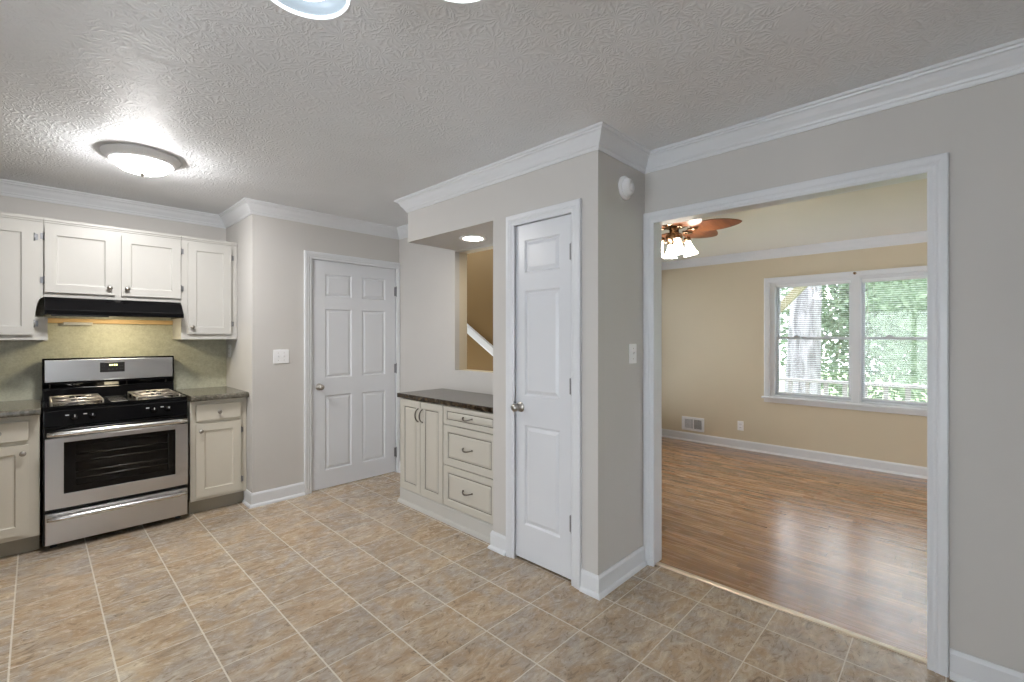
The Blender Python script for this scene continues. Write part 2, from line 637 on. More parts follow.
def long_wall(x0, x1):
    m = MB()
    m.box(x0, x1, YB, OY0, 0, CZ)
    m.box(x0, x1, OY0, OY1, OZ, CZ)
    m.box(x0, x1, OY1, TY0, 0, CZ)
    m.box(x0, x1, TY0, TY1, 0, TZ0)
    m.box(x0, x1, TY0, TY1, TZ1, CZ)
    m.box(x0, x1, TY1, DY + .12, 0, CZ)
    return m
struct(long_wall(WX, WX + .05), 'wall_right', 'wall', 'greige wall with the wide cased opening and the pass-through', 'wall')
m = MB()
x0, x1 = WX + .05, WX + WT
m.box(x0, x1, YB, OY0, 0, CZ); m.box(x0, x1, OY0, OY1, OZ, CZ); m.box(x0, x1, OY1, 1.95, 0, CZ)
x1 = WX + .138
m.box(x0, x1, 1.95, TY0, 0, CZ); m.box(x0, x1, TY0, TY1, 0, TZ0); m.box(x0, x1, TY0, TY1, TZ1, CZ); m.box(x0, x1, TY1, 5.2, 0, CZ)
struct(m, 'wall_living_room_left', 'tan', 'tan living room side of the wall around the cased opening', 'wall')

# pantry box and soffit in one
PD0, PD1, PDZ = 1.496, 1.962, 2.058       # door hole
m = MB()
m.box(PX, PX + .1, PY, PD0, 0, CZ).box(PX, PX + .1, PD0, PD1, PDZ, CZ).box(PX, PX + .1, PD1, PE, 0, CZ)
m.box(PX + .1, WX, PY, PY + .1, 0, CZ).box(PX + .1, WX, PE - .1, PE, 0, CZ)
m.box(PX, WX, PE, 3.116, 2.11, CZ)
struct(m, 'wall_pantry', 'wall', 'greige pantry enclosure with soffit over the buffet', 'wall')

FD0, FD1, FDZ = 1.658, 2.524, 2.052
m = MB().box(JX, FD0, DY, DY + .12, 0, CZ).box(FD0, FD1, DY, DY + .12, FDZ, CZ).box(FD1, WX, DY, DY + .12, 0, CZ)
struct(m, 'wall_back', 'wall', 'greige back wall around the six panel door', 'wall')
struct(MB().box(JX, JX + .1, DY + .12, SY + .1, 0, CZ), 'wall_jog', 'wall', 'short wall return beside the right counter', 'wall')
struct(MB().box(XL, JX, SY, SY + .1, 0, CZ), 'wall_stove', 'wall', 'greige wall behind the range and cabinets', 'wall')
struct(MB().box(FD0 - .1, FD1 + .02, DY + .9, DY + 1.0, 0, CZ), 'wall_closet', 'wall', 'wall inside the closet behind the back door', 'wall')

# unseen left and rear walls with openings added for daylight
m = MB().box(XL - .1, XL, YB, -0.5, 0, CZ).box(XL - .1, XL, -0.5, 1.9, 2.1, CZ).box(XL - .1, XL, 1.9, SY, 0, CZ)
struct(m, 'wall_left', 'wall', 'greige left wall with the added patio door', 'wall')
m = MB().box(XL, -1.2, YB - .1, YB, 0, CZ).box(-.1, 1.0, YB - .1, YB, 0.9, 2.1).box(-1.2, 1.0, YB - .1, YB, 0, 0.9).box(-1.2, 1.0, YB - .1, YB, 2.1, CZ).box(1.0, WX, YB - .1, YB, 0, CZ)
struct(m, 'wall_rear', 'wall', 'greige rear wall with an added wide window', 'wall')

# living room shell
m = MB()
GY0, GY1, GZ0, GZ1 = -0.115, 1.545, 0.665, 1.99
m.box(LX, LX + .14, YB, GY0, 0, CZ).box(LX, LX + .14, GY1, LN, 0, CZ).box(LX, LX + .14, GY0, GY1, 0, GZ0).box(LX, LX + .14, GY0, GY1, GZ1, CZ)
struct(m, 'wall_living_room_window', 'tan', 'tan living room wall around the double window', 'wall')
m = MB().box(3.75, 3.90, LN, LN + .1, 0, CZ).box(3.90, 5.75, LN, LN + .1, 0, .35).box(3.90, 5.75, LN, LN + .1, 2.2, CZ).box(5.75, LX, LN, LN + .1, 0, CZ)
struct(m, 'wall_living_room_far', 'tan', 'tan far end wall of the living room', 'wall')
m = MB().box(WX + WT, 4.3, YB - .1, YB, 0, CZ).box(4.3, 5.8, YB - .1, YB, 0, .2).box(4.3, 5.8, YB - .1, YB, 2.2, CZ).box(5.8, LX, YB - .1, YB, 0, CZ)
struct(m, 'wall_living_room_near', 'tan', 'tan near end wall of the living room', 'wall')
# stair hall behind the pass-through
HX = 3.60
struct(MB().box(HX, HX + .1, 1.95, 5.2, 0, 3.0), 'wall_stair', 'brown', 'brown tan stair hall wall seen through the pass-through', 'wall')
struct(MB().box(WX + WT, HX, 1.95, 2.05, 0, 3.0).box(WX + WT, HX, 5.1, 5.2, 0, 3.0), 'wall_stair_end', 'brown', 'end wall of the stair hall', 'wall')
struct(MB().box(WX + WT, HX, 2.05, 5.1, 2.9, 3.0), 'ceiling_stair', 'lrceil', 'ceiling of the stair hall', 'ceiling')
# sloped white stringer board on the stair wall
t0, t1 = (4.60, 1.41 + .228), (3.0, 1.41 - .708)
m = MB()
m.sweep([t0, t1], [(0, 0), (0, .02), (.02, .03), (.085, .03), (.092, 0)], lambda a, b, h: (HX - h, a, b))
struct(m, 'trim_stair', 'trim', 'white sloping stair board on the brown wall', 'trim')

# crown moulding
CR = [(0, -.098), (.007, -.098), (.011, -.090), (.013, -.083), (.019, -.079), (.022, -.070), (.030, -.060), (.040, -.048),
      (.048, -.034), (.056, -.024), (.064, -.021), (.066, -.013), (.074, -.011), (.078, -.006), (.078, 0), (0, 0)]
m = MB().sweep([(XL, SY), (JX, SY), (JX, DY), (WX, DY), (WX, 3.116), (PX, 3.116), (PX, PY), (WX, PY), (WX, YB), (XL, YB)], CR,
               lambda a, b, h: (a, b, CZ + h), closed=True)
struct(m, 'trim_crown', 'trim', 'white crown moulding around the kitchen ceiling', 'trim')
m = MB().sweep([(3.75, LN), (LX, LN), (LX, YB), (WX + WT, YB), (WX + WT, 1.95)], CR, lambda a, b, h: (a, b, LZ + h))
struct(m, 'trim_crown_living_room', 'trim', 'white crown moulding above the living room window', 'trim')

# baseboards (with shoe)
BB = [(0, .112), (.006, .112), (.010, .104), (.013, .096), (.013, .024), (.018, .020), (.024, .012), (.026, 0), (0, 0)]
for nm, pts, lab in (
        ('baseboard_back', [(JX, 4.21), (JX, DY), (1.604, DY)], 'white baseboard left of the six panel door'),
        ('baseboard_recess', [(WX, DY), (WX, 3.34)], 'white baseboard between back door and buffet'),
        ('baseboard_pantry_left', [(2.075, PE), (PX, PE), (PX, 2.011)], 'white baseboard piece left of the pantry door'),
        ('baseboard_pantry', [(PX, 1.447), (PX, PY), (WX - .018, PY)], 'white baseboard wrapping the pantry corner'),
        ('baseboard_right', [(WX, 0.014), (WX, YB)], 'white baseboard right of the wide opening'),
        ('baseboard_living_room', [(3.75, LN), (LX, LN), (LX, YB)], 'white baseboard under the living room window')):
    struct(MB().sweep(pts, BB, XY), nm, 'trim', lab, 'baseboard')

# casings: sweep along the opening edge, offset outward
CS = [(-.004, 0), (-.004, .009), (.002, .012), (.010, .011), (.016, .012), (.022, .016), (.030, .015), (.036, .018), (.046, .019),
      (.056, .019), (.060, .016), (.060, 0)]


def casing(e0, e1, top, mp, prof=CS):
    # travel so that "right of path" is away from the opening
    return MB().sweep([(e1, 0), (e1, top), (e0, top), (e0, 0)], [(o, h) for o, h in prof], mp)
cs = casing(.077, 1.286, 2.040, lambda a, b, h: (WX - h, a, b))
cs.box(WX - .001, WX + WT + .001, .064, .077, 0, 2.04).box(WX - .001, WX + WT + .001, 1.286, 1.299, 0, 2.04).box(WX - .001, WX + WT + .001, .064, 1.299, 2.04, 2.053)
cs.sweep([(1.286, 0), (1.286, 2.04), (.077, 2.04), (.077, 0)], [(o + .012, h) for o, h in CS], lambda a, b, h: (WX + WT + h, a, b))
struct(cs, 'trim_opening', 'trim', 'white moulded casing of the wide opening to the living room', 'trim')
cs = casing(1.508, 1.950, 2.046, lambda a, b, h: (PX - h, a, b))
cs.box(PX, PX + .1, 1.496, 1.507, 0, 2.058).box(PX, PX + .1, 1.954, 1.962, 0, 2.058).box(PX, PX + .1, 1.496, 1.962, 2.049, 2.058)
struct(cs, 'trim_pantry_door', 'trim', 'white casing of the narrow pantry door', 'trim')
cs = casing(2.508, 1.683, 2.046, lambda a, b, h: (a, DY - h, b))
cs = MB().sweep([(1.664, 0), (1.664, 2.046), (2.519, 2.046), (2.519, 0)], [(-o * (1 if o < 0 else 1), h) for o, h in CS], lambda a, b, h: (min(a, WX - .002), DY - h, b))
cs.box(1.658, 1.667, DY, DY + .12, 0, 2.052).box(2.515, 2.524, DY, DY + .12, 0, 2.052).box(1.658, 2.524, DY, DY + .12, 2.045, 2.052)
struct(cs, 'trim_back_door', 'trim', 'white casing of the six panel back door', 'trim')


# ------------------------------------------------------------------ doors
PAN = [(.005, .004), (.009, .010), (.015, .010), (.034, .002)]


def knob(root, o, ax, r=.027):
    k = MB().lathe([(.0, .0), (.031, .0), (.031, .004), (.026, .008), (.012, .010), (.010, .030), (.016, .036), (r, .046), (r, .058), (.018, .068), (0, .070)], o, ax, 28)
    tag(k.build('door_knob', 'nickel', root), 'satin nickel door knob')


def hinge(root, p, wide):
    """barrel with a strip of leaf, p = centre"""
    m = MB().tube([(p[0], p[1], p[2] - .045), (p[0], p[1], p[2] + .045)], .0065, 10)
    m.tube([(p[0], p[1], p[2] - .052), (p[0], p[1], p[2] - .045)], .004, 8).tube([(p[0], p[1], p[2] + .045), (p[0], p[1], p[2] + .052)], .004, 8)
    m.box(p[0] - wide[0], p[0] + wide[1], p[1] - wide[2], p[1] + wide[3], p[2] - .044, p[2] + .044)
    tag(m.build('hinge', 'hinge', root), 'grey metal hinge')


# far six-panel door, slab face at y = DY + .008
D0, D1 = 1.670, 2.508
d = thing('door_1', 'white six panel door with knob in the back wall', 'door', ((D0 + D1) / 2, DY + .01, .008), None, 'structure')
W, H = D1 - D0, 2.030
cols = [(.124, .375), (.479, .725)]
rows = [(.158, .826), (.982, 1.602), (1.712, 1.916)]
fy = DY + .008
m = MB().panelled(W, H, [(a, b, c, e) for a, b in cols for c, e in rows], PAN, lambda a, b, dd: (D0 + a, fy + dd, .010 + b))
m.add([(D0, fy, .01), (D1, fy, .01), (D1, fy + .035, .01), (D0, fy + .035, .01), (D0, fy, .01 + H), (D1, fy, .01 + H), (D1, fy + .035, .01 + H), (D0, fy + .035, .01 + H)],
      [(0, 3, 2, 1), (4, 5, 6, 7), (0, 4, 7, 3), (1, 2, 6, 5), (3, 7, 6, 2)])
m.build('slab', 'door', d)
knob(d, (1.738, fy, .918), (0, -1, 0), .025)
for z in (1.815, 1.045, .205):
    hinge(d, (2.5125, DY - .004, z), (.016, .002, -.002, .012))

# narrow pantry door, face at x = PX + .012 ; a runs from y=1.961 (knob side) down to 1.527
P0, P1 = 1.518, 1.953
d = thing('door_2', 'narrow white three panel pantry door with knob', 'door', (PX + .02, (P0 + P1) / 2, .012), None, 'structure')
W = P1 - P0
fx = PX + .012
z0 = .016
m = MB().panelled(W, 2.026, [(.076, W - .088, .208, .812), (.076, W - .088, .990, 1.624), (.076, W - .088, 1.730, 1.930)], PAN, lambda a, b, dd: (fx + dd, P1 - a, z0 + b))
m.add([(fx, P0, z0), (fx, P1, z0), (fx + .035, P1, z0), (fx + .035, P0, z0), (fx, P0, z0 + 2.026), (fx, P1, z0 + 2.026), (fx + .035, P1, z0 + 2.026), (fx + .035, P0, z0 + 2.026)],
      [(0, 3, 2, 1), (4, 5, 6, 7), (0, 4, 7, 3), (1, 2, 6, 5), (3, 7, 6, 2)])
m.build('slab', 'door', d)
knob(d, (fx, 1.910, .934), (-1, 0, 0), .025)
for z in (1.832, 1.088, .330):
    hinge(d, (PX - .001, 1.5150, z), (-.002, .012, .002, .016))


# ------------------------------------------------------------------ living room window (two double-hung units)
wn = thing('window_1', 'white double window with four sashes in the tan living room wall', 'window', (LX, .715, GZ0), None, 'structure')
m = MB()
mpw = lambda a, b, h: (LX - h, a, b)
WC = [(0, 0), (0, .012), (.01, .016), (.05, .019), (.058, .016), (.058, 0)]
m.sweep([(1.545, .668), (1.545, 1.985), (-.115, 1.985), (-.115, .668)], [(o, h) for o, h in WC], mpw)
m.build('casing', 'trim', wn)
MB().box(LX - .045, LX + .05, -.195, 1.625, .645, .668).box(LX - .016, LX, -.18, 1.605, .600, .645).build('sill', 'trim', wn, .004)
MB().box(LX - .012, LX + .10, .698, .782, .668, 1.985).box(LX - .02, LX, .712, .768, .668, 1.99).build('mullion', 'trim', wn, .003)
MB().box(LX, LX + .12, 1.492, 1.545, .668, 1.99).box(LX, LX + .12, -.115, -.062, .668, 1.99).box(LX, LX + .12, -.062, 1.492, 1.955, 1.99).box(LX, LX + .12, -.062, 1.492, .64, .69).build('window_frame', 'trim', wn, .002)
for (a, b) in ((.782, 1.492), (-.062, .698)):
    for (z0_, z1_, xx) in ((1.33, 1.958, LX + .085), (.688, 1.362, LX + .055)):
        s_ = MB()
        f_ = .026
        s_.box(xx, xx + .028, a, b, z0_, z0_ + f_).box(xx, xx + .028, a, b, z1_ - f_, z1_).box(xx, xx + .028, a, a + f_, z0_ + f_, z1_ - f_).box(xx, xx + .028, b - f_, b, z0_ + f_, z1_ - f_)
        so = s_.build('sash', 'trim', wn, .002)
        MB().box(xx + .012, xx + .016, a + f_ - .003, b - f_ + .003, z0_ + f_ - .003, z1_ - f_ + .003).build('pane', 'pane', so)
    for q in (.3, .7):
        yy = a + (b - a) * q
        MB().box(LX + .045, LX + .085, yy - .03, yy + .03, 1.362, 1.372).box(LX + .04, LX + .06, yy - .012, yy + .02, 1.372, 1.382).build('sash_lock', 'trim', wn)

for (a, b, lab) in ((.787, 1.487, 'white mini blind hung open in the left half of the window'), (-.057, .693, 'white mini blind hung open in the right half of the window')):
    bl = thing('window_blind', lab, 'blind', (LX + .028, (a + b) / 2, 1.955), 'mini blinds in the living room window')
    MB().box(LX + .014, LX + .042, a, b, 1.925, 1.955).build('headrail', 'slat', bl, .002)
    s_ = MB()
    z = .735
    while z < 1.92:
        x0, x1 = LX + .016, LX + .040
        s_.add([(x0, a + .004, z - .001), (x0, b - .004, z - .001), ((x0 + x1) / 2, b - .004, z + .0018), ((x0 + x1) / 2, a + .004, z + .0018), (x1, b - .004, z - .001), (x1, a + .004, z - .001)],
               [(0, 1, 2, 3), (3, 2, 4, 5)])
        z += .0215
    s_.build('slats', 'slat', bl)
    MB().box(LX + .016, LX + .040, a + .002, b - .002, .712, .728).build('bottom_rail', 'slat', bl, .002)
    for yy in (a + .1, b - .1):
        MB().tube([(LX + .0145, yy, .72), (LX + .0145, yy, 1.93)], .0009, 5).build('ladder_cord', 'slat', bl)
    MB().tube([(LX + .008, b - .05, 1.93), (LX + .006, b - .052, 1.30)], .003, 6).build('tilt_wand', 'slat', bl)

# ------------------------------------------------------------------ kitchen: upper cabinets
UY = 4.43         # face frame front
CT = 2.165


def slab_door(x0, x1, z0, z1, yf, th=.019, rail=.055):
    """frame-and-panel door with its front at y = yf"""
    m = MB()
    W, H = x1 - x0, z1 - z0
    m.panelled(W, H, [(rail, W - rail, rail, H - rail)], [(.004, .008), (.012, .009)], lambda a, b, d: (x0 + a, yf + d, z0 + b))
    m.add([(x0, yf, z0), (x1, yf, z0), (x1, yf + th, z0), (x0, yf + th, z0), (x0, yf, z1), (x1, yf, z1), (x1, yf + th, z1), (x0, yf + th, z1)],
          [(0, 3, 2, 1), (4, 5, 6, 7), (0, 4, 7, 3), (1, 2, 6, 5), (3, 7, 6, 2)])
    return m


def cab_knob(par, x, y, z):
    MB().lathe([(0, 0), (.009, 0), (.006, .006), (.006, .014), (.015, .018), (.016, .024), (.011, .029), (0, .030)], (x, y, z), (0, -1, 0), 20).build('cabinet_knob', 'nickel', par)


def cab_hinge(par, x, y, z, side):
    m = MB().tube([(x, y - .004, z - .026), (x, y - .004, z + .026)], .0045, 8)
    m.box(x, x + side * .018, y - .003, y + .002, z - .02, z + .02)
    m.build('hinge', 'hinge', par)


def crownlet(m, x0, x1):
    m.box(x0, x1, UY - .012, UY + .02, CT - .018, CT).box(x0, x1, UY - .006, UY + .02, CT - .03, CT - .018)

# left upper cabinet, its right stile notched in a curve beside the hood
cb = thing('upper_cabinet', 'cream upper cabinet at left photo edge with curved notch beside hood', 'cabinet', (-.3, SY, 1.34), 'cream upper wall cabinets')
m = MB()
xa, xb = -.66, .036
m.box(xa, -.008, UY + .02, SY - .003, 1.345, CT - .002)
arc = [(-.003 + .039 * (1 - math.cos(t)), 1.495 + .135 * math.sin(t)) for t in [PI / 2 * i / 8 for i in range(9)]]
out = [(xa, 1.34), (.053, 1.34), (.053, 1.495)] + arc + [(xb, 1.635), (xb, CT), (xa, CT)]
n = len(out)
vs = [(x, UY, z) for x, z in out] + [(x, UY + .02, z) for x, z in out]
m.add(vs, [tuple(range(n)), tuple(range(2 * n - 1, n - 1, -1))] + [(i, (i + 1) % n, n + (i + 1) % n, n + i) for i in range(n)])
m.box(.040, .056, UY - .002, SY - .003, 1.335, 1.497)
crownlet(m, xa, xb)
m.build('body', 'cab', cb)
for i, (x0, x1) in enumerate(((-.62, -.325), (-.305, -.010))):
    do = slab_door(x0, x1, 1.375, 2.105, UY - .019).build('door', 'cab', cb, .002)
    cab_knob(do, x1 - .03 if i == 0 else x0 + .03, UY - .019, 1.43)
    for z in (1.45, 2.03):
        cab_hinge(do, x0 - .003 if i == 0 else x1 + .003, UY - .004, z, -1 if i == 0 else 1)

cb = thing('upper_cabinet', 'short cream two door cabinet directly above the black range hood', 'cabinet', (.42, SY, 1.635), 'cream upper wall cabinets')
m = MB().box(.037, .801, UY + .003, SY - .003, 1.640, CT - .002).box(.037, .801, UY, UY + .02, 1.632, CT)
crownlet(m, .037, .801)
m.build('body', 'cab', cb, .0015)
for i, (x0, x1) in enumerate(((.042, .404), (.438, .797))):
    do = slab_door(x0, x1, 1.664, 2.108, UY - .019).build('door', 'cab', cb, .002)
    cab_knob(do, x1 - .032 if i == 0 else x0 + .032, UY - .019, 1.715)
    for z in (1.745, 2.04):
        cab_hinge(do, x0 - .003 if i == 0 else x1 + .003, UY - .004, z, -1 if i == 0 else 1)

cb = thing('upper_cabinet', 'narrow cream single door cabinet right of the hood beside wall return', 'cabinet', (1.0, SY, 1.34), 'cream upper wall cabinets')
m = MB().box(.802, JX - .002, UY, SY - .003, 1.34, CT)
crownlet(m, .802, JX - .002)
m.build('body', 'cab', cb, .0015)
do = slab_door(.846, 1.150, 1.385, 2.112, UY - .019).build('door', 'cab', cb, .002)
cab_knob(do, .872, UY - .019, 1.44)
for z in (1.47, 2.03):
    cab_hinge(do, 1.153, UY - .004, z, 1)

# ------------------------------------------------------------------ backsplash, counters, base cabinets
struct(MB().box(-.9, JX - .001, SY - .006, SY - .0005, .90, 1.66), 'wall_backsplash', 'splash', 'speckled sage green laminate backsplash behind the range', 'backsplash')


def counter(x0, x1, lab, back=True):
    prof = [(4.118, .874), (4.112, .880), (4.110, .890), (4.112, .904), (4.120, .911), (4.135, .914), (SY - .028, .914), (SY - .026, .916),
            (SY - .025, 1.0), (SY - .008, 1.0), (SY - .008, .874)]
    if not back:
        prof = prof[:6] + [(SY - .008, .914), (SY - .008, .874)]
    n = len(prof)
    m = MB().add([(x0, y, z) for y, z in prof] + [(x1, y, z) for y, z in prof],
                 [tuple(range(n)), tuple(range(2 * n - 1, n - 1, -1))] + [(i, (i + 1) % n, n + (i + 1) % n, n + i) for i in range(n)])
    o = m.build('countertop', 'counter')
    return tag(o, lab, 'countertop', 'dark grey kitchen countertops')
counter(-.64, .022, 'dark grey stone look countertop left of the range', False)
counter(.808, JX - .002, 'short dark grey stone look countertop right of the range', False)


def base_cab(x0, x1, lab, doors, toe):
    cb = thing('base_cabinet', lab, 'cabinet', ((x0 + x1) / 2, SY, 0), 'cream base cabinets beside the range')
    m = MB().box(x0, x1, 4.172, SY - .01, .105, .873)
    m.build('body', 'basecab', cb, .0015)
    MB().box(x0 + .002, x1 - .002, 4.225, SY - .01, 0, .104).build('toe_kick', 'toe', cb)
    for (a, b, kx) in doors:
        dr = MB().box(a, b, 4.152, 4.171, .715, .838).build('drawer', 'basecab', cb, .004)
        cab_knob(dr, (a + b) / 2, 4.152, .776)
        do = slab_door(a, b, .135, .690, 4.152).build('door', 'basecab', cb, .002)
        cab_knob(do, kx, 4.152, .640)
        hx = b + .003 if kx < (a + b) / 2 else a - .003
        for z in (.21, .61):
            cab_hinge(do, hx, 4.168, z, 1 if kx < (a + b) / 2 else -1)
    return cb
base_cab(-.62, .018, 'cream base cabinet left of the range at photo edge', [(-.55, -.315, -.345), (-.285, -.032, -.056)], 0)
base_cab(.812, JX - .003, 'narrow cream base cabinet between range and wall return', [(.847, 1.151, .876)], 0)

# ------------------------------------------------------------------ range
rg = thing('gas_range', 'stainless steel and black gas range with four burners', 'stove', (.41, 4.45, 0))
X0, X1 = .030, .792
FY = 4.150        # front plane of the body behind the doors
m = MB().box(X0, X1, FY + .01, SY - .03, .03, .885)
m.build('body', 'blackmat', rg, .004)
for x in (X0 + .05, X1 - .05):
    for y in (FY + .06, SY - .1):
        MB().lathe([(0, 0), (.018, 0), (.018, .006), (.010, .010), (.010, .032), (0, .032)], (x, y, 0), (0, 0, 1), 14).build('leg', 'rubber', rg)
# storage drawer
dr = MB().box(X0 + .010, X1 - .004, FY - .022, FY + .008, .036, .236).build('drawer', 'steel', rg, .006)


def bar_handle(par, z, yf, xa, xb, r):
    y = yf - .045
    m = MB()
    n = 14
    pts = [(xa + (xb - xa) * i / n, y + .012 * (abs(i / n - .5) * 2) ** 4, z) for i in range(n + 1)]
    m.tube(pts, [r * (.75 if i in (0, n) else 1) for i in range(n + 1)], 12)
    for x in (xa + .035, xb - .035):
        m.tube([(x, yf + .001, z), (x, y + .005, z)], r * .8, 10)
    m.build('handle', 'bar', par)
bar_handle(dr, .206, FY - .022, X0 + .018, X1 - .012, .0155)
# oven door with window
od = MB()
wx0, wx1, wz0, wz1 = .125, .712, .352, .682
od.panelled(X1 - .004 - (X0 + .010), .712 - .264, [(wx0 - X0 - .010, wx1 - X0 - .010, wz0 - .264, wz1 - .264)], [(.0005, .004)], lambda a, b, d: (X0 + .010 + a, FY - .030 + d, .264 + b))
od.f.pop(); od.sm.pop()
od.box(X0 + .010, wx0, FY - .029, FY + .004, .264, .712).box(wx1, X1 - .004, FY - .029, FY + .004, .264, .712).box(wx0, wx1, FY - .029, FY + .004, .264, wz0).box(wx0, wx1, FY - .029, FY + .004, wz1, .712)
od = od.build('oven_door', 'steel', rg, .004)
bf = MB()
ix0, ix1, iz0, iz1 = .180, .668, .395, .655
bf.box(wx0, ix0, FY - .028, FY - .022, wz0, wz1).box(ix1, wx1, FY - .028, FY - .022, wz0, wz1).box(ix0, ix1, FY - .028, FY - .022, wz0, iz0).box(ix0, ix1, FY - .028, FY - .022, iz1, wz1)
bf.build('window_border', 'black', od)
MB().box(ix0, ix1, FY - .027, FY - .023, iz0, iz1).build('window_glass', 'ovenglass', od)
MB().box(ix0 - .03, ix1 + .03, FY + .0095, FY + .0098, iz0 - .03, iz1 + .02).build('cavity', 'oveninside', od)
for z in (.435, .475, .545, .590):
    rk = MB().tube([(ix0 - .02, FY - .006, z), (ix1 + .02, FY - .006, z)],   .0042, 8)
    if z in (.475, .590):
        for k in range(14):
            rk.tube([(ix0 + .5 * (k + .5) / 14, FY - .006, z), (ix0 + .5 * (k + .5) / 14, FY + .008, z)], .0016, 6)
    rk.build('oven_rack', 'bar', rg)
MB().box(X0 + .008, X1 - .002, FY - .016, FY + .012, .714, .785).build('door_top_trim', 'black', rg, .006)
bar_handle(od, .742, FY - .020, X0 + .018, X1 - .010, .0185)
# control fascia, tilted
cp = MB()
pr = [(FY - .014, .786), (FY - .004, .884), (FY + .03, .895), (FY + .06, .890), (FY + .06, .786)]
n = len(pr)
cp.add([(X0 + .002, y, z) for y, z in pr] + [(X1 - .002, y, z) for y, z in pr], [tuple(range(n)), tuple(range(2 * n - 1, n - 1, -1))] + [(i, (i + 1) % n, n + (i + 1) % n, n + i) for i in range(n)])
cp = cp.build('control_panel', 'black', rg, .004)
ax = Vector((0, -1, .1)).normalized()
for x in (.176, .262, .588, .672):
    kn = MB().lathe([(0, 0), (.021, 0), (.021, .006), (.017, .010), (.016, .026), (.013, .029), (0, .029)], (x, FY - .0095, .836), ax, 20)
    kn.box(x - .0035, x + .0035, FY - .043, FY - .014, .820, .856)
    kn = kn.build('burner_knob', 'black', cp)
    MB().box(x - .0015, x + .0015, FY - .0445, FY - .042, .842, .856).build('pointer_mark', 'plastic', kn)
    MB().box(x - .044, x - .026, FY - .0128, FY - .0085, .851, .856).build('dial_mark', 'plastic', cp)
# cooktop
ck = MB().box(X0, X1, FY + .02, SY - .115, .885, .905)
ck.box(X0, X0 + .02, FY + .02, SY - .115, .905, .913).box(X1 - .02, X1, FY + .02, SY - .115, .905, .913).box(X0, X1, FY + .02, FY + .05, .905, .912)
ck.build('cooktop', 'black', rg, .006)
MB().box(.365, .455, FY + .07, SY - .14, .905, .9125).build('centre_strip', 'bar', rg, .003)
for x in (.195, .625):
    for y in (FY + .15, FY + .375):
        bu = MB().lathe([(.062, .904), (.060, .908), (.045, .910), (.045, .918), (.030, .921), (0, .921)], (x, y, 0), (0, 0, 1), 24)
        bu.build('burner', 'rubber', rg)
        MB().lathe([(.088, .904), (.085, .909), (.068, .907), (.066, .904)], (x, y, 0), (0, 0, 1), 28).build('drip_ring', 'bar', rg)
for xc in (.195, .625):
    g = MB()
    r_ = .0052
    ya, yb = FY + .045, FY + .480
    xa, xb = xc - .125, xc + .125
    zt = .932
    g.tube([(xa, ya, zt), (xb, ya, zt), (xb, yb, zt), (xa, yb, zt), (xa, ya, zt)], r_, 8)
    ym = (ya + yb) / 2
    g.tube([(xa, ym, zt), (xb, ym, zt)], r_, 8)
    for (yc) in (FY + .15, FY + .375):
        g.tube([(xa, yc, zt), (xa + .06, yc, zt + .004), (xc - .03, yc, zt)], r_ * .85, 8).tube([(xb, yc, zt), (xb - .06, yc, zt + .004), (xc + .03, yc, zt)], r_ * .85, 8)
        g.tube([(xc, yc - .105, zt), (xc, yc - .03, zt)], r_ * .85, 8).tube([(xc, yc + .105, zt), (xc, yc + .03, zt)], r_ * .85, 8)
    for x in (xa, xb):
        for y in (ya, ym, yb):
            g.tube([(x, y, zt), (x, y, .903)], r_, 8)
    g.build('burner_grate', 'grate', rg)
# backguard
bgp = [(SY - .125, .900), (SY - .115, .985), (SY - .110, .992), (SY - .128, 1.020), (SY - .128, 1.190), (SY - .116, 1.206), (SY - .03, 1.206), (SY - .03, .900)]
n = len(bgp)
bk = MB().add([(X0, y, z) for y, z in bgp] + [(X1, y, z) for y, z in bgp], [tuple(range(n)), tuple(range(2 * n - 1, n - 1, -1))] + [(i, (i + 1) % n, n + (i + 1) % n, n + i) for i in range(n)])
bk = bk.build('backguard', 'black', rg, .005)
MB().box(X0 + .012, X1 - .012, SY - .134, SY - .127, 1.036, 1.194).build('steel_panel', 'steel', bk, .004)
dp = MB().box(.335, .478, SY - .137, SY - .133, 1.094, 1.168).build('clock_display', 'blackmat', bk, .002)
dg = MB()
for k, x in enumerate((.388, .400, .414, .426)):
    dg.box(x, x + .008, SY - .1378, SY - .1368, 1.141, 1.153)
dg.build('lit_digits', 'digits', dp)
bt = MB()
for k in range(3):
    bt.lathe([(0, 0), (.005, 0), (.005, .0015), (0, .0015)], (.386 + .022 * k, SY - .137, 1.116), (0, -1, 0), 10)
for k in range(4):
    bt.box(.344 + .012 * (k % 2), .352 + .012 * (k % 2), SY - .1378, SY - .1368, 1.116 + .022 * (k // 2), 1.120 + .022 * (k // 2))
    bt.box(.448 + .012 * (k % 2), .456 + .012 * (k % 2), SY - .1378, SY - .1368, 1.116 + .022 * (k // 2), 1.120 + .022 * (k // 2))
bt.build('display_buttons', 'rubber', dp)

